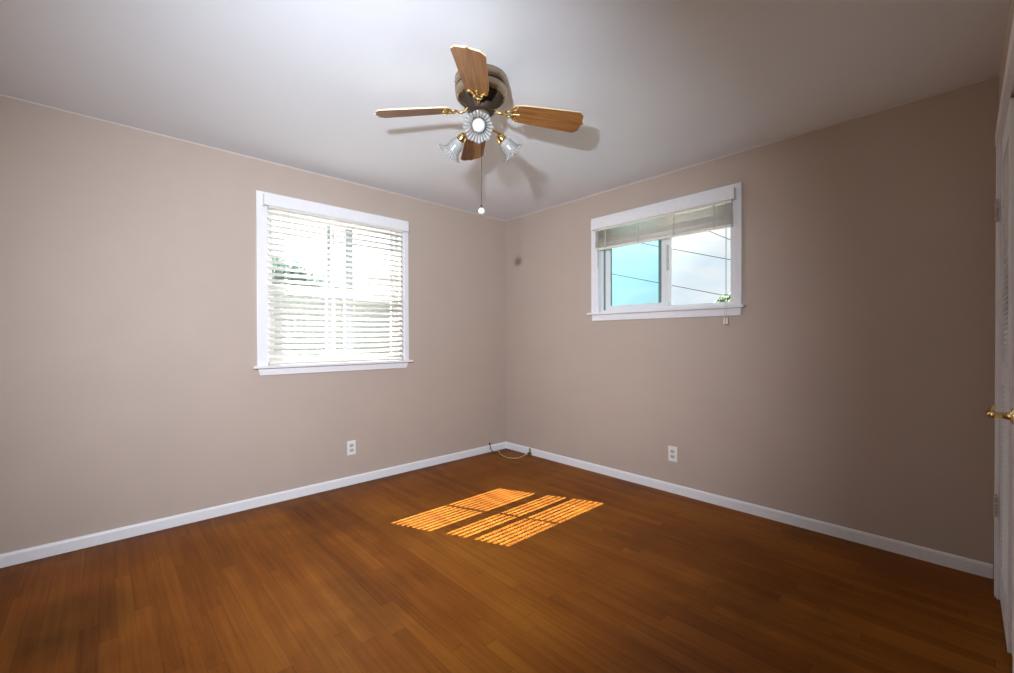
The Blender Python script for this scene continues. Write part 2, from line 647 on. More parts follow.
for (a, b, c, d) in ((FY0, FY0 + 0.032, FZ0, FZ1), (FY1 - 0.032, FY1, FZ0, FZ1)):
    box(bm, -0.125, -0.052, a, b, c, d, 0.002)
box(bm, -0.125, -0.052, FY0 + 0.032, FY1 - 0.032, FZ1 - 0.032, FZ1, 0.002)
box(bm, -0.125, -0.052, FY0 + 0.032, FY1 - 0.032, FZ0, FZ0 + 0.03, 0.002)
fin(bm, 'window_frame', M['vinyl'], win1)
bm = bmesh.new()
box(bm, -0.052, 0.0, y0, y0 + 0.004, ztop, z1)
box(bm, -0.052, 0.0, y1 - 0.004, y1, ztop, z1)
box(bm, -0.052, 0.0, y0 + 0.004, y1 - 0.004, z1 - 0.004, z1)
fin(bm, 'window_jamb', M['trim'], win1)
MZ = 1.555


def sash(name, x0, x1, a, b, c, d, rail=0.036, stile=0.034):
    bm = bmesh.new()
    box(bm, x0, x1, a, a + stile, c, d, 0.002)
    box(bm, x0, x1, b - stile, b, c, d, 0.002)
    box(bm, x0, x1, a + stile, b - stile, c, c + rail, 0.002)
    box(bm, x0, x1, a + stile, b - stile, d - rail, d, 0.002)
    mid = -1.815
    box(bm, x0 + 0.006, x1 - 0.006, mid - 0.009, mid + 0.009, c + rail, d - rail)
    s = fin(bm, name, M['vinyl'], win1)
    bm = bmesh.new()
    xm = (x0 + x1) / 2
    box(bm, xm - 0.002, xm + 0.002, a + stile - 0.004, b - stile + 0.004, c + rail - 0.004, d - rail + 0.004)
    g = finish(bm, 'pane', M['glass'])
    g.parent = s
    return s


sash('window_sash', -0.118, -0.092, FY0 + 0.026, FY1 - 0.026, MZ - 0.020, FZ1 - 0.026)
sash('window_sash', -0.088, -0.060, FY0 + 0.026, FY1 - 0.026, FZ0 + 0.024, MZ + 0.024)

# ------------------------------------------------------------------ window 2 (slider, north wall)
win2 = struct(empty('window_2', ((W2['x0'] + W2['x1']) / 2, 0, W2['z0'])), 'small white sliding window high in the right wall', 'window')
x0, x1, z0, z1 = W2['x0'], W2['x1'], W2['z0'], W2['z1']
ztop = z0 + 0.016
bm = bmesh.new()
box(bm, x0 - 0.066, x0 - 0.020, -0.017, 0, ztop, z1 + 0.066, 0.002)
box(bm, x0 - 0.022, x0 + 0.004, -0.012, 0, ztop, z1 + 0.01, 0.002)
box(bm, x1 + 0.020, x1 + 0.066, -0.017, 0, ztop, z1 + 0.066, 0.002)
box(bm, x1 - 0.004, x1 + 0.022, -0.012, 0, ztop, z1 + 0.01, 0.002)
box(bm, x0 - 0.022, x1 + 0.022, -0.017, 0, z1 + 0.018, z1 + 0.066, 0.002)
box(bm, x0 - 0.022, x1 + 0.022, -0.012, 0, z1 - 0.004, z1 + 0.02, 0.002)
fin(bm, 'window_casing', M['trim'], win2)
bm = bmesh.new()
box(bm, x0, x1, 0.0, 0.042, ztop - 0.016, ztop, 0.0)
box(bm, x0 - 0.094, x1 + 0.088, -0.048, 0, ztop - 0.018, ztop, 0.003)
fin(bm, 'window_sill', M['trim'], win2)
bm = bmesh.new()
box(bm, x0 - 0.060, x1 + 0.062, -0.016, 0, ztop - 0.070, ztop - 0.018, 0.002)
fin(bm, 'window_apron', M['trim'], win2)
bm = bmesh.new()
box(bm, x0, x0 + 0.022, 0.040, 0.125, ztop, z1, 0.002)
box(bm, x1 - 0.022, x1, 0.040, 0.125, ztop, z1, 0.002)
box(bm, x0 + 0.022, x1 - 0.022, 0.040, 0.125, ztop, ztop + 0.022, 0.002)
box(bm, x0 + 0.022, x1 - 0.022, 0.040, 0.125, z1 - 0.03, z1, 0.002)
fin(bm, 'window_frame', M['vinyl'], win2)
bm = bmesh.new()
box(bm, x0, x0 + 0.004, 0.0, 0.040, ztop, z1)
box(bm, x1 - 0.004, x1, 0.0, 0.040, ztop, z1)
box(bm, x0 + 0.004, x1 - 0.004, 0.0, 0.040, z1 - 0.004, z1)
fin(bm, 'window_jamb', M['trim'], win2)
SX0, SX1 = x0 + 0.036, 1.800
bm = bmesh.new()
box(bm, SX0, SX0 + 0.050, 0.050, 0.078, ztop + 0.022, z1 - 0.03, 0.002)
box(bm, SX1 - 0.056, SX1, 0.050, 0.078, ztop + 0.022, z1 - 0.03, 0.002)
box(bm, SX0 + 0.05, SX1 - 0.056, 0.050, 0.078, ztop + 0.022, ztop + 0.058, 0.002)
box(bm, SX0 + 0.05, SX1 - 0.056, 0.050, 0.078, z1 - 0.066, z1 - 0.03, 0.002)
sl = fin(bm, 'sliding_sash', M['vinyl'], win2)
bm = bmesh.new()
box(bm, SX0 + 0.046, SX1 - 0.052, 0.066, 0.070, ztop + 0.054, z1 - 0.062)
g = finish(bm, 'pane', M['teal_glass'], sl)
tag(g, 'teal tinted pane')
bm = bmesh.new()
box(bm, SX0 + 0.050, SX0 + 0.056, 0.058, 0.068, ztop + 0.058, z1 - 0.066)
box(bm, SX1 - 0.088, SX1 - 0.056, 0.064, 0.074, ztop + 0.058, z1 - 0.066)
box(bm, SX0 - 0.012, SX0 - 0.004, 0.046, 0.056, ztop + 0.022, z1 - 0.03)
finish(bm, 'gasket', M['gasket'], sl)
bm = bmesh.new()
box(bm, SX1 - 0.010, SX1 + 0.006, 0.040, 0.052, 1.70, 1.90, 0.003)
finish(bm, 'sash_latch', M['receptacle'], sl)
bm = bmesh.new()
box(bm, SX1 - 0.03, SX1 + 0.002, 0.086, 0.110, ztop + 0.022, z1 - 0.03, 0.002)
box(bm, x1 - 0.040, x1 - 0.022, 0.086, 0.110, ztop + 0.022, z1 - 0.03, 0.002)
box(bm, SX1 + 0.002, x1 - 0.040, 0.086, 0.110, ztop + 0.022, ztop + 0.034, 0.002)
box(bm, SX1 + 0.002, x1 - 0.040, 0.086, 0.110, z1 - 0.05, z1 - 0.03, 0.002)
fs = fin(bm, 'fixed_sash', M['vinyl'], win2)
bm = bmesh.new()
box(bm, SX1 - 0.002, x1 - 0.036, 0.096, 0.100, ztop + 0.030, z1 - 0.046)
finish(bm, 'pane', M['glass'], fs)


# ------------------------------------------------------------------ blinds
def slat_bm(length, width=0.048, crown=0.0028, thick=0.0026, axis='y'):
    """one slat lying flat, long axis along y (or x), slightly crowned, rounded ends"""
    bm = bmesh.new()
    n = 6
    top, bot = [], []
    for e in (-length / 2, length / 2):
        rt, rb = [], []
        for k in range(n + 1):
            u = -width / 2 + width * k / n
            zc = crown * (1 - (2 * u / width) ** 2)
            p = (u, e, zc) if axis == 'y' else (e, u, zc)
            rt.append(bm.verts.new(p))
            rb.append(bm.verts.new((p[0], p[1], zc - thick)))
        top.append(rt)
        bot.append(rb)
    for k in range(n):
        bm.faces.new((top[0][k], top[0][k + 1], top[1][k + 1], top[1][k]))
        bm.faces.new((bot[0][k], bot[1][k], bot[1][k + 1], bot[0][k + 1]))
        for i in (0, 1):
            bm.faces.new((top[i][k], bot[i][k], bot[i][k + 1], top[i][k + 1]))
    for k in (0, n):
        bm.faces.new((top[0][k], top[1][k], bot[1][k], bot[0][k]))
    return bm


# lowered blind in window 1
BX = 0.022
bl1 = empty('window_blind', (BX, (W1['y0'] + W1['y1']) / 2, W1['z0'] + 0.016),
            'ivory slatted blind lowered fully over the left-hand window', 'blind')
ly = W1['y1'] - W1['y0'] - 0.008
cy = (W1['y0'] + W1['y1']) / 2
bm = bmesh.new()
box(bm, 0.052, 0.064, -2.346, -1.211, 2.110, 2.189, 0.003)
box(bm, 0.017, 0.054, -2.346, -2.336, 2.110, 2.189, 0.002)
box(bm, 0.017, 0.054, -1.221, -1.211, 2.110, 2.189, 0.002)
fin(bm, 'valance', M['trim'], bl1)
bm = bmesh.new()
box(bm, BX - 0.026, BX + 0.026, cy - ly / 2, cy + ly / 2, 2.098, 2.144, 0.002)
fin(bm, 'headrail', M['slat'], bl1)
TILT = R(31)
zb, zt, NS = 1.032, 2.068, 25
me = None
for i in range(NS):
    z = zb + (zt - zb) * i / (NS - 1)
    if me is None:
        o = finish(slat_bm(ly - 0.004), 'slat', M['slat'], None, True)
        me = o.data
    else:
        o = bpy.data.objects.new('slat', me)
        C.objects.link(o)
    o.parent = bl1
    o.location = Vector((BX, cy, z)) - Vector(bl1.location)
    o.rotation_euler = (0, TILT + random.uniform(-0.02, 0.02), random.uniform(-0.0006, 0.0006))
bm = bmesh.new()
box(bm, BX - 0.024, BX + 0.024, cy - ly / 2 + 0.002, cy + ly / 2 - 0.002, 0.992, 1.010, 0.004)
fin(bm, 'bottom_rail', M['slat'], bl1)
for yy in (-2.185, -1.800, -1.365):
    bm = bmesh.new()
    for dx in (-0.0235, 0.0235):
        tube(bm, [(BX + dx, yy, 1.008), (BX + dx, yy, 2.10)], 0.0011, 5)
    tube(bm, [(BX, yy + 0.012, 1.008), (BX, yy + 0.012, 2.10)], 0.0009, 5)
    fin(bm, 'ladder_cord', M['cord'], bl1)
bm = bmesh.new()
tube(bm, [(0.049, -1.285, 2.110), (0.049, -1.287, 1.80), (0.049, -1.288, 1.52)], 0.0030, 8)
tube(bm, [(0.049, -1.288, 1.52), (0.049, -1.288, 1.50)], [0.0030, 0.006], 8)
fin(bm, 'tilt_wand', M['slat'], bl1)

# raised blind in window 2
BYc = -0.034
bl2 = empty('window_blind', ((W2['x0'] + W2['x1']) / 2, BYc, 1.93),
            'ivory slatted blind pulled up into a stack on the right-hand window', 'blind')
bl2.name = 'window_blind'
cx = (W2['x0'] + W2['x1']) / 2
bm = bmesh.new()
box(bm, 1.157, 2.318, -0.068, -0.057, 2.110, 2.189, 0.003)
box(bm, 1.157, 1.166, -0.058, -0.017, 2.110, 2.189, 0.002)
box(bm, 2.309, 2.318, -0.058, -0.017, 2.110, 2.189, 0.002)
fin(bm, 'valance', M['trim'], bl2)
lx = 1.112
cx = 1.742
bm = bmesh.new()
box(bm, cx - lx / 2, cx + lx / 2, BYc - 0.016, BYc + 0.016, 2.098, 2.150, 0.002)
fin(bm, 'headrail', M['slat'], bl2)
zs = []
z = 2.086
for i in range(22):
    zs.append(z)
    z -= 0.0140 if i < 5 else (0.0060 if i < 12 else 0.0040)
zs = [2.086 - (2.086 - q) * (2.086 - 1.956) / (2.086 - zs[-1]) for q in zs]
me = None
for i, z in enumerate(zs):
    if me is None:
        o = finish(slat_bm(lx - 0.006, 0.034, 0.002, axis='x'), 'slat', M['slat'], None, True)
        me = o.data
    else:
        o = bpy.data.objects.new('slat', me)
        C.objects.link(o)
    o.parent = bl2
    o.location = Vector((cx + random.uniform(-0.002, 0.002), BYc + random.uniform(-0.002, 0.002), z)) - Vector(bl2.location)
    o.rotation_euler = (R(-12 if i < 6 else -3) + random.uniform(-0.03, 0.03), 0, 0)
zend = 1.951
bm = bmesh.new()
box(bm, cx - lx / 2 + 0.002, cx + lx / 2 - 0.002, BYc - 0.018, BYc + 0.018, zend - 0.020, zend, 0.004)
fin(bm, 'bottom_rail', M['slat'], bl2)
for xx in (1.292, 1.598, 1.890, 2.182):
    bm = bmesh.new()
    for k in range(3):
        tube(bm, [(xx + 0.003 * k, BYc - 0.0185 - 0.001 * k, 2.10), (xx + 0.004 * k, BYc - 0.0205, 2.03),
                  (xx + 0.002 * k, BYc - 0.0195, zend - 0.012)], 0.0013, 5)
    for k in range(5):
        zz = 1.985 - k * 0.010
        torus(bm, (xx + 0.004, BYc - 0.0215, zz), 0.007, 0.0012, Matrix.Rotation(R(70 + 8 * (k % 3)), 3, 'X'), 12, 5)
    fin(bm, 'ladder_cord', M['cord'], bl2)
bm = bmesh.new()
tube(bm, [(2.262, -0.055, 2.11), (2.262, -0.058, 1.6), (2.258, -0.058, 1.315)], 0.0014, 5)
tube(bm, [(2.267, -0.055, 2.11), (2.268, -0.060, 1.6), (2.272, -0.060, 1.315)], 0.0014, 5)
lc = fin(bm, 'lift_cord', M['cord'], bl2)
for xx in (2.257, 2.273):
    bm = bmesh.new()
    lathe(bm, [(0.0025, 1.318), (0.0045, 1.312), (0.0072, 1.290), (0.0078, 1.272), (0.0070, 1.268)], 14,
          Matrix.Translation((xx, -0.059, 0)))
    tb = finish(bm, 'tassel', M['slat'], None, True)
    tb.parent = lc
bm = bmesh.new()
tube(bm, [(1.221, -0.056, 2.11), (1.221, -0.056, 1.785)], 0.0035, 8)
fin(bm, 'tilt_wand', M['receptacle'], bl2)

# ------------------------------------------------------------------ ceiling fan
FX, FYc = 1.775, -1.812
fan = empty('ceiling_fan', (FX, FYc, H), 'four-blade oak and brass ceiling fan with three glass bell shades', 'ceiling fan')
bm = bmesh.new()
lathe(bm, [(0.116, 0.0), (0.127, -0.004), (0.128, -0.046), (0.123, -0.049), (0.123, -0.055), (0.127, -0.058),
           (0.124, -0.084), (0.121, -0.094), (0.115, -0.099), (0.109, -0.096)], 48)
hs = finish(bm, 'motor_housing', M['antique'], fan, True)
bm = bmesh.new()
lathe(bm, [(0.1245, -0.0485), (0.1245, -0.0555)], 48, capb=False, capt=False)
for k in range(12):
    a = 2 * PI * k / 12
    mt = Matrix.Rotation(a, 4, 'Z') @ Matrix.Translation((0.1275, 0, -0.030))
    ball(bm, mt.to_translation(), 0.003, 8, 6)
finish(bm, 'vent_slot', M['dark_metal'], hs, True)
bm = bmesh.new()
lathe(bm, [(0.109, -0.090), (0.105, -0.100), (0.092, -0.116), (0.074, -0.130), (0.066, -0.138), (0.064, -0.162), (0.046, -0.168)], 96,
      wave=lambda i, a: 1.0 + (0.045 * math.cos(24 * a) if 0 < i < 4 else 0))
finish(bm, 'motor', M['dark_metal'], fan, True)
bm = bmesh.new()
lathe(bm, [(0.030, -0.162), (0.040, -0.168), (0.041, -0.178), (0.040, -0.212), (0.045, -0.218),
           (0.048, -0.226), (0.046, -0.252), (0.036, -0.266), (0.014, -0.272), (0.012, -0.284), (0.004, -0.290)], 36)
finish(bm, 'light_kit_hub', M['antique'], fan, True)


def blade_bm():
    """local frame: x outward from the hub, y across, z up; blade lies in z=0"""
    bm = bmesh.new()
    prof = [(0.152, 0.036), (0.162, 0.048), (0.200, 0.056), (0.30, 0.062), (0.40, 0.066), (0.478, 0.070), (0.500, 0.050),
            (0.503, 0.030), (0.506, 0.008)]
    out = [(x, y) for x, y in prof] + [(0.516, 0.0)] + [(x, -y) for x, y in prof[::-1]]
    th = 0.0065
    b_ = [bm.verts.new((x, y, -th / 2)) for x, y in out]
    t_ = [bm.verts.new((x, y, th / 2)) for x, y in out]
    fb = bm.faces.new(b_[::-1])
    ft = bm.faces.new(t_)
    ft.material_index = 1
    n = len(out)
    for k in range(n):
        f = bm.faces.new((b_[k], b_[(k + 1) % n], t_[(k + 1) % n], t_[k]))
        f.material_index = 1
    return bm


def bracket_bm(pz, pt):
    """blade iron: a curved arm from the hub, a ring, two scrolls and a pad under the blade; same local frame as the blade"""
    bm = bmesh.new()
    tube(bm, [(0.056, 0, 0.010), (0.068, 0, 0.004), (0.082, 0, -0.009), (0.098, 0, -0.014), (0.118, 0, -0.010)],
         [0.0085, 0.0075, 0.0068, 0.0068, 0.0072], 10)
    torus(bm, (0.136, 0, -0.009), 0.0175, 0.0054, None, 20, 8)
    for s in (-1, 1):
        pts = []
        for k in range(13):
            t = k / 12
            a = R(-20 + 230 * t)
            pts.append((0.150 + 0.026 * t + 0.010 * math.sin(a), s * (0.012 + 0.030 * t ** 0.7) + s * 0.004 * math.cos(a), -0.007))
        tube(bm, pts, 0.0056, 8)
        ball(bm, (0.174, s * 0.040, -0.007), 0.0090, 10, 8, (1, 1, 0.6))
    tube(bm, [(0.150, 0, -0.007), (0.183, 0, -0.006)], [0.0068, 0.0048], 8)
    ball(bm, (0.185, 0, -0.006), 0.0082, 10, 8, (1, 1, 0.6))
    for (x, y) in ((0.168, 0.022), (0.168, -0.022), (0.178, 0)):
        lathe(bm, [(0.0040, -0.012), (0.0046, -0.010), (0.0046, -0.003)], 10, Matrix.Translation((x, y, 0)))
    return bm


bme = ime = None
PITCH = R(-14)
for ang in (54.5, -45.7, -129.5, 147.0):
    base = Matrix.Translation((0, 0, -0.143)) @ Matrix.Rotation(R(ang), 4, 'Z') @ Matrix.Rotation(R(4.8), 4, 'Y') @ Matrix.Rotation(PITCH, 4, 'X')
    if bme is None:
        bo = finish(blade_bm(), 'fan_blade', [M['blade'], M['blade_top']])
        io = finish(bracket_bm(0, 0), 'blade_bracket', M['brass'], None, True)
        bme, ime = bo.data, io.data
    else:
        bo = bpy.data.objects.new('fan_blade', bme)
        io = bpy.data.objects.new('blade_bracket', ime)
        C.objects.link(bo)
        C.objects.link(io)
    bo.parent = fan
    io.parent = fan
    bo.matrix_local = base
    io.matrix_local = base


def axis_mtx(p, d):
    d = Vector(d).normalized()
    return Matrix.Translation(p) @ d.to_track_quat('Z', 'Y').to_matrix().to_4x4()


# shades: (angle, neck radius, neck z, rim radius, rim z) below the ceiling
for ang, nr, nz_, rm, rz in ((-44, 0.112, -0.272, 0.180, -0.320), (76, 0.112, -0.266, 0.172, -0.316), (-164, 0.120, -0.260, 0.186, -0.314)):
    c, s = math.cos(R(ang)), math.sin(R(ang))
    nk = Vector((nr * c, nr * s, nz_))
    rim = Vector((rm * c, rm * s, rz))
    d = (rim - nk).normalized()
    mt = axis_mtx(nk, d)
    bm = bmesh.new()
    tube(bm, [(0.045 * c, 0.045 * s, -0.236), (0.066 * c, 0.066 * s, -0.234), (0.088 * c, 0.088 * s, -0.242), tuple(nk - d * 0.018)], 0.006, 10)
    arm = finish(bm, 'light_arm', M['brass'], fan, True)
    bm = bmesh.new()
    lathe(bm, [(0.008, -0.026), (0.016, -0.022), (0.021, -0.010), (0.023, 0.004), (0.0235, 0.012), (0.020, 0.014)], 24, mt)
    for k in range(3):
        a = 2 * PI * k / 3 + 0.5
        p = mt @ Vector((0.024 * math.cos(a), 0.024 * math.sin(a), 0.006))
        q = mt @ Vector((0.033 * math.cos(a), 0.033 * math.sin(a), 0.006))
        tube(bm, [p, q], [0.0016, 0.0032], 8)
    finish(bm, 'shade_holder', M['brass'], arm, True)
    Ls = (rim - nk).length + 0.012
    prof = [(0.019, 0.006), (0.021, 0.014), (0.030, 0.26 * Ls + 0.004), (0.034, 0.45 * Ls), (0.036, 0.64 * Ls), (0.0395, 0.79 * Ls),
            (0.046, 0.89 * Ls), (0.0555, 0.96 * Ls), (0.0650, Ls)]
    bm = bmesh.new()
    lathe(bm, prof, 96, mt, wave=lambda i, a: 1.0 + (0.006 * i / 8 * math.cos(24 * a)) + (0.045 * math.cos(8 * a) * max(0, (i - 5) / 3)),
          capb=False, capt=False)
    bm.faces.ensure_lookup_table()
    for fi, f in enumerate(bm.faces):
        f.material_index = 1 if (fi % 96) % 4 in (1, 2) and fi // 96 > 1 else 0
    sh = finish(bm, 'lamp_shade', [M['shade'], M['flute']], fan, True)
    md = sh.modifiers.new('wall', 'SOLIDIFY')
    md.thickness = 0.0025
    md.offset = 0
    bm = bmesh.new()
    ball(bm, (0, 0, 0), 0.030, 20, 14)
    bmesh.ops.translate(bm, verts=bm.verts[:], vec=(0, 0, 0.052))
    lathe(bm, [(0.012, 0.010), (0.013, 0.020), (0.020, 0.032)], 18, None, None, True, False)
    bmesh.ops.transform(bm, matrix=mt, verts=bm.verts[:])
    finish(bm, 'bulb', M['bulb'], fan, True)
bm = bmesh.new()
tube(bm, [(0, 0, -0.286), (0.001, 0, -0.45), (0, 0, -0.622)], 0.0012, 6)
for k in range(46):
    ball(bm, (0.0005, 0, -0.292 - k * 0.0072), 0.0018, 6, 5)
lathe(bm, [(0.002, -0.612), (0.005, -0.618), (0.007, -0.628)], 12)
pc = finish(bm, 'pull_chain', M['dark_metal'], fan, True)
bm = bmesh.new()
ball(bm, (0, 0, -0.643), 0.0165, 18, 14)
finish(bm, 'pull_ball', M['bulb'], pc, True)


# ------------------------------------------------------------------ wall outlets
def outlet(loc, rotz, label):
    """faces local -y"""
    r = empty('wall_outlet', loc, label, 'outlet', 'outlets low on the walls', None, rotz)
    bm = bmesh.new()
    box(bm, -0.035, 0.035, -0.006, 0, -0.0575, 0.0575, 0.0025)
    finish(bm, 'cover_plate', M['white_plastic'], r)
    for s in (-1, 1):
        bm = bmesh.new()
        out = []
        for k in range(24):
            a = 2 * PI * k / 24
            out.append((0.0172 * math.cos(a), max(-0.0125, min(0.0125, 0.0172 * math.sin(a)))))
        f1 = [bm.verts.new((x, -0.0085, z + s * 0.0195)) for x, z in out]
        f0 = [bm.verts.new((x, -0.005, z + s * 0.0195)) for x, z in out]
        bm.faces.new(f1)
        for k in range(24):
            bm.faces.new((f0[k], f0[(k + 1) % 24], f1[(k + 1) % 24], f1[k]))
        rc = finish(bm, 'receptacle', M['receptacle'], r)
        bm = bmesh.new()
        for dx, h in ((-0.0065, 0.0042), (0.0065, 0.0034)):
            box(bm, dx - 0.0013, dx + 0.0013, -0.0090, -0.0080, s * 0.0195 + 0.002 - h, s * 0.0195 + 0.002 + h)
        lathe(bm, [(0.0024, 0.0080), (0.0024, 0.0090)], 10,
              Matrix.Translation((0, 0, s * 0.0195 - 0.0075)) @ Matrix.Rotation(R(90), 4, 'X'))
        finish(bm, 'slot', M['slot'], rc)
    bm = bmesh.new()
    lathe(bm, [(0.0034, 0.0055), (0.0030, 0.0072)], 12, Matrix.Rotation(R(90), 4, 'X'))
    finish(bm, 'screw', M['receptacle'], r)
    return r


outlet((0.0, -1.708, 0.297), R(90), 'white wall outlet low on the left wall below the lowered blind')
outlet((1.862, 0.0, 0.295), 0, 'white wall outlet low on the right wall below the sliding window')

# ------------------------------------------------------------------ cable and jacks in the corner
def smooth_path(pts, n=8):
    P = [Vector(p) for p in pts]
    P = [P[0] * 2 - P[1]] + P + [P[-1] * 2 - P[-2]]
    out = []
    for i in range(1, len(P) - 2):
        a, b, c, d = P[i - 1:i + 3]
        for k in range(n):
            t = k / n
            out.append(0.5 * ((2 * b) + (c - a) * t + (2 * a - 5 * b + 4 * c - d) * t * t + (3 * b - a - 3 * c + d) * t ** 3))
    out.append(P[-2])
    return out


bm = bmesh.new()
tube(bm, smooth_path([(0.052, -0.225, 0.005), (0.060, -0.155, 0.005), (0.120, -0.205, 0.005), (0.229, -0.255, 0.005), (0.320, -0.262, 0.005),
                      (0.385, -0.205, 0.005), (0.378, -0.140, 0.005), (0.357, -0.085, 0.005), (0.361, -0.050, 0.012)]), 0.0042, 8)
tag(finish(bm, 'floor_cable', M['cable'], None, True), 'beige cable lying in a loop on the floor at the room corner', 'cable')
bm = bmesh.new()
tube(bm, smooth_path([(0.0165, -0.247, 0.082), (0.026, -0.247, 0.060), (0.030, -0.240, 0.030), (0.050, -0.225, 0.008), (0.075, -0.190, 0.006)]), 0.0048, 8)
dc = tag(finish(bm, 'coaxial_cable', M['dark_cable'], None, True), 'short dark cable bent down over the left baseboard beside the corner', 'cable')
bm = bmesh.new()
lathe(bm, [(0.007, -0.004), (0.0085, 0.0), (0.0085, 0.016), (0.006, 0.020)], 12, Matrix.Translation((0.0130, -0.247, 0.083)) @ Matrix.Rotation(R(35), 4, 'Y'))
finish(bm, 'connector', M['dark_cable'], dc, True)
jk = empty('cable_jack', (0.372, -0.013, 0.0), 'small tarnished brass jack on the right baseboard beside the beige cable', 'jack')
bm = bmesh.new()
box(bm, 0.352, 0.394, -0.034, -0.0135, 0.0, 0.026, 0.003)
fin(bm, 'jack_body', M['jack'], jk)
bm = bmesh.new()
box(bm, 0.358, 0.384, -0.018, -0.0135, 0.026, 0.066, 0.0015)
fin(bm, 'mounting_plate', plain('pale_brass_plate', (0.36, 0.30, 0.20), 0.5, 0.3), jk)

# ------------------------------------------------------------------ closet doors at the right edge
bm = bmesh.new()


def casing_box(bm, d0, d1, ya, yb, za, zb, bev=0.0015):
    vs = box(bm, d0, d1, yb, ya, za, zb, bev)


def shear(bm):
    for v in bm.verts:
        v.co.x += ex(v.co.y)


casing_box(bm, -0.015, 0.0, -0.178, -0.222, 0.0, 2.046)
casing_box(bm, -0.010, 0.0, -0.222, -0.240, 0.0, 2.064)
casing_box(bm, -0.018, 0.0, -0.172, -1.301, 2.046, 2.108)
casing_box(bm, -0.015, 0.0, -1.250, -1.295, 0.0, 2.064)
casing_box(bm, 0.0, 0.12, -0.228, -0.240, 0.0, 2.07)
casing_box(bm, 0.0, 0.12, -1.230, -1.242, 0.0, 2.07)
casing_box(bm, 0.0, 0.12, -0.240, -1.230, 2.058, 2.07)
shear(bm)
struct(finish(bm, 'trim_1', M['trim']), 'white casing round the louvered doors at the right edge', 'trim')


def louver_door(name, ya, yb, dx, label):
    """ya is the far edge, yb the near one (both negative)"""
    dr = struct(empty(name, (ex(ya) + dx, ya, 0.012)), label, 'door')
    st, t = 0.058, 0.030
    bm = bmesh.new()
    box(bm, dx, dx + t, ya - st, ya, 0.012, 2.050, 0.002)
    box(bm, dx, dx + t, yb, yb + st, 0.012, 2.050, 0.002)
    for za, zb_ in ((0.012, 0.17), (0.97, 1.06), (1.94, 2.050)):
        box(bm, dx, dx + t, yb + st, ya - st, za, zb_, 0.002)
    shear(bm)
    fin(bm, 'door_frame', M['trim'], dr)
    bm = bmesh.new()
    for z_a, z_b in ((0.17, 0.97), (1.06, 1.94)):
        z = z_a + 0.012
        while z < z_b - 0.006:
            a0, a1 = yb + st - 0.004, ya - st + 0.004
            p = [(dx + 0.002, z - 0.010), (dx + 0.006, z - 0.0125), (dx + t - 0.004, z + 0.012), (dx + t - 0.008, z + 0.0145)]
            A = [bm.verts.new((x, a0, zz)) for x, zz in p]
            B = [bm.verts.new((x, a1, zz)) for x, zz in p]
            for k in range(4):
                bm.faces.new((A[k], A[(k + 1) % 4], B[(k + 1) % 4], B[k]))
            bm.faces.new(A[::-1])
            bm.faces.new(B)
            z += 0.0215
    shear(bm)
    fin(bm, 'louver_panel', M['trim'], dr)
    return dr


d1 = louver_door('door_1', -0.242, -0.734, 0.000, 'far leaf of the white louvered doors at the right edge')
d2 = louver_door('door_2', -0.738, -1.228, 0.010, 'near leaf of the white louvered doors carrying the brass lever')
M['hinge'] = plain('worn_painted_hinge', (0.50, 0.46, 0.41), 0.5, var=0.25, scale=60)
for zc in (1.735, 0.415):
    bm = bmesh.new()
    for k in range(3):
        za = zc - 0.045 + k * 0.031
        lathe(bm, [(0.006, za), (0.0065, za + 0.002), (0.0065, za + 0.026), (0.006, za + 0.028)], 12, Matrix.Translation((-0.0135, -0.243, 0)))
    ball(bm, (-0.0135, -0.243, zc + 0.052), 0.0055, 10, 8)
    box(bm, -0.0165, -0.0145, -0.234, -0.205, zc - 0.045, zc + 0.045, 0.0005)
    shear(bm)
    h = fin(bm, 'door_hinge', M['hinge'], d1)
# lever handle on the near leaf
bm = bmesh.new()
hy, hz = -0.885, 0.902
mt = Matrix.Translation((0.010, hy, hz)) @ Matrix.Rotation(R(-90), 4, 'Y')
lathe(bm, [(0.031, 0.0), (0.032, 0.004), (0.026, 0.010), (0.014, 0.014), (0.011, 0.024), (0.011, 0.042), (0.014, 0.050), (0.012, 0.058), (0.004, 0.060)], 28, mt)
tube(bm, smooth_path([(-0.046, hy, hz), (-0.050, hy + 0.030, hz + 0.004), (-0.049, hy + 0.062, hz - 0.002), (-0.047, hy + 0.092, hz + 0.003),
                      (-0.040, hy + 0.110, hz + 0.012)]), [0.0105] * 8 + [0.0095] * 8 + [0.0085] * 8 + [0.007] * 8 + [0.006], 12)
ball(bm, (-0.040, hy + 0.112, hz + 0.013), 0.0085, 12, 10)
shear(bm)
tag(fin(bm, 'door_handle', M['brass'], d2, True), 'polished brass lever')

# ------------------------------------------------------------------ outdoors
bm = bmesh.new()
box(bm, -30, 12, -25, 40, -0.45, -0.35)
struct(finish(bm, 'ground', M['concrete']), 'grey ground outside the left window', 'ground')
bm = bmesh.new()
box(bm, -0.70, -T, RY - 0.1, 0.7, 2.80, 2.88)
struct(finish(bm, 'trim_2', M['roof']), 'eave above the left window outside', 'trim')
pgl = empty('patio_cover', (-1.0, -1.4, -0.35), 'blue-grey patio posts seen through the lowered blind, with an unseen beam added above', 'patio cover')
for yy, wd in ((-1.495, 0.07), (-1.305, 0.08)):
    bm = bmesh.new()
    box(bm, -1.035, -0.965, yy - wd / 2, yy + wd / 2, -0.35, 2.88, 0.004)
    fin(bm, 'post', M['post'], pgl)
bm = bmesh.new()
box(bm, -1.012, -0.988, -3.8, 1.2, 2.88, 2.905, 0.002)  # added out of view, sized for the thin shadow gap across the sun patch
fin(bm, 'beam', M['post'], pgl)

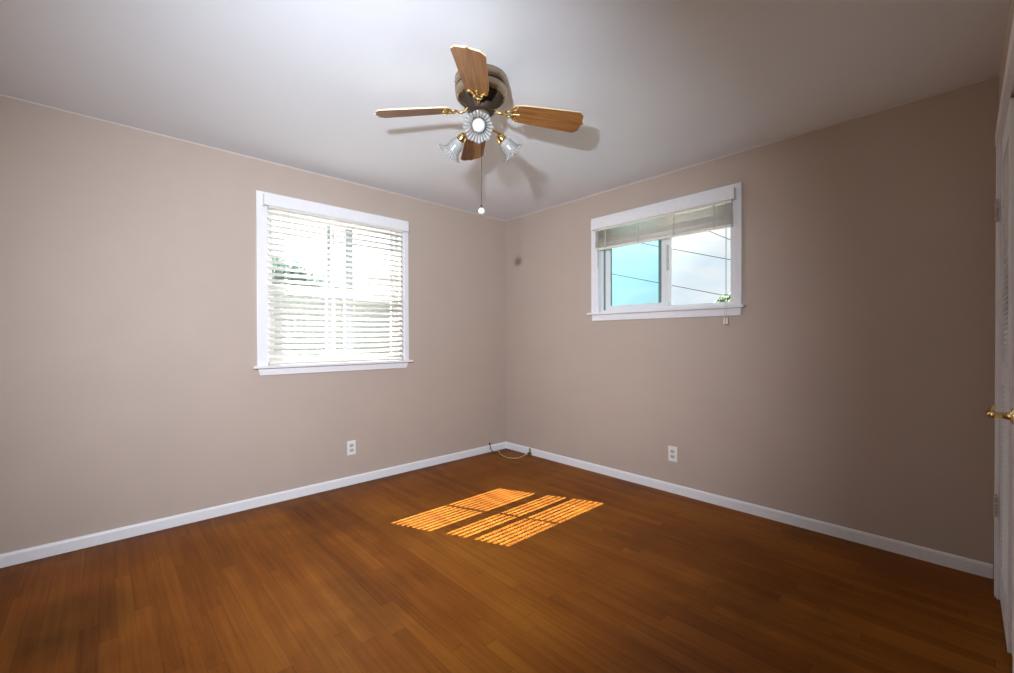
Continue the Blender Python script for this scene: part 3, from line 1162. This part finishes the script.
fn = empty('garden_fence', (-7.0, 0.5, -0.35), 'grey-green board fence seen through the lower half of the lowered blind', 'fence')
bm = bmesh.new()
y = -7.0
while y < 9.0:
    box(bm, -7.02, -7.0, y, y + 0.135, -0.35, 2.15, 0.003)
    y += 0.14
fin(bm, 'board_panel', M['fence'], fn)
bm = bmesh.new()
for zz in (0.1, 1.7):
    box(bm, -7.0, -6.96, -7.0, 9.0, zz, zz + 0.09, 0.003)
fin(bm, 'fence_rail', M['fence'], fn)


M['hazy_leaf'] = plain('hazy_green_leaf', (0.26, 0.34, 0.29), 0.55, var=0.4, scale=3)  # outdoor haze lightened into the leaf colour


def tree(name, loc, trunk_h, blobs, nleaf, leaf, label, seed, lm='leaf'):
    rnd = random.Random(seed)
    root = empty(name, loc, label, 'tree')
    bm = bmesh.new()
    tube(bm, [(0, 0, 0), (0.04, 0.02, trunk_h * 0.5), (0, 0, trunk_h)], [0.10, 0.08, 0.05], 10)
    for (bx, by, bz, br) in blobs:
        tube(bm, [(0, 0, trunk_h * 0.8), (bx * 0.5, by * 0.5, (trunk_h * 0.9 + bz) / 2), (bx, by, bz)], [0.05, 0.035, 0.015], 6)
    finish(bm, 'trunk', M['bark'], root, True)
    bm = bmesh.new()
    tot = sum(b[3] ** 2 for b in blobs)
    for (bx, by, bz, br) in blobs:
        for _ in range(int(nleaf * br * br / tot)):
            d = Vector((rnd.gauss(0, 1), rnd.gauss(0, 1), rnd.gauss(0, 1))).normalized()
            p = Vector((bx, by, bz)) + d * br * (0.55 + 0.5 * rnd.random())
            q = Vector((rnd.gauss(0, 1), rnd.gauss(0, 1), rnd.gauss(0, 1))).normalized()
            u = q.orthogonal().normalized()
            v = q.cross(u)
            s = leaf * rnd.uniform(0.6, 1.3)
            a = bm.verts.new(p - u * s)
            b = bm.verts.new(p + v * s * 0.42 + q * s * 0.15)
            c = bm.verts.new(p + u * s)
            e = bm.verts.new(p - v * s * 0.42 + q * s * 0.15)
            m1 = bm.verts.new(p)
            bm.faces.new((a, b, m1))
            bm.faces.new((b, c, m1))
            bm.faces.new((c, e, m1))
            bm.faces.new((e, a, m1))
    finish(bm, 'foliage', M[lm], root)
    return root


tree('garden_tree', (0.50, 5.2, -0.35), 1.5, [(0, 0, 2.12, 0.26), (0.3, 0.1, 2.18, 0.24), (-0.28, 0, 2.06, 0.17), (-0.12, 0, 2.12, 0.2), (0.1, 0.2, 1.8, 0.3)], 2600, 0.045,
     'small green tree showing its crown at the bottom right of the sliding window', 3)
tree('garden_tree', (-9.0, 0.2, -0.35), 2.0, [(0, 0, 3.0, 0.65), (0.3, 0.9, 2.8, 0.5), (0, -0.9, 2.9, 0.7), (0, 0.3, 3.2, 0.45), (0, 1.6, 2.7, 0.4)],
     5200, 0.10, 'leafy tree beyond the fence behind the lowered blind', 5, 'hazy_leaf')


def wire(p, q, sag, label):
    bm = bmesh.new()
    p, q = Vector(p), Vector(q)
    pts = []
    for k in range(25):
        t = k / 24
        v = p.lerp(q, t)
        v.z -= sag * 4 * t * (1 - t)
        pts.append(v)
    tube(bm, pts, 0.008, 6)
    return tag(finish(bm, 'power_line', M['wire'], None, True), label, 'power line')


def ext(a, b, t0, t1):
    a, b = Vector(a), Vector(b)
    return a + (b - a) * t0, a + (b - a) * t1


wire(*ext((-3.0, 8.0, 3.88), (-0.58, 8.0, 3.08), -2.5, 2.5), 0.0, 'middle overhead power line crossing both panes of the sliding window')
wire(*ext((-3.93, 8.0, 3.11), (-1.07, 8.0, 2.32), -2.0, 2.0), 0.0, 'lowest overhead power line outside the sliding window')
wire(*ext((-1.584, 9.2, 4.161), (-1.005, 9.2, 3.813), -3.0, 9.6), 0.0, 'topmost overhead power line just under the raised blind')
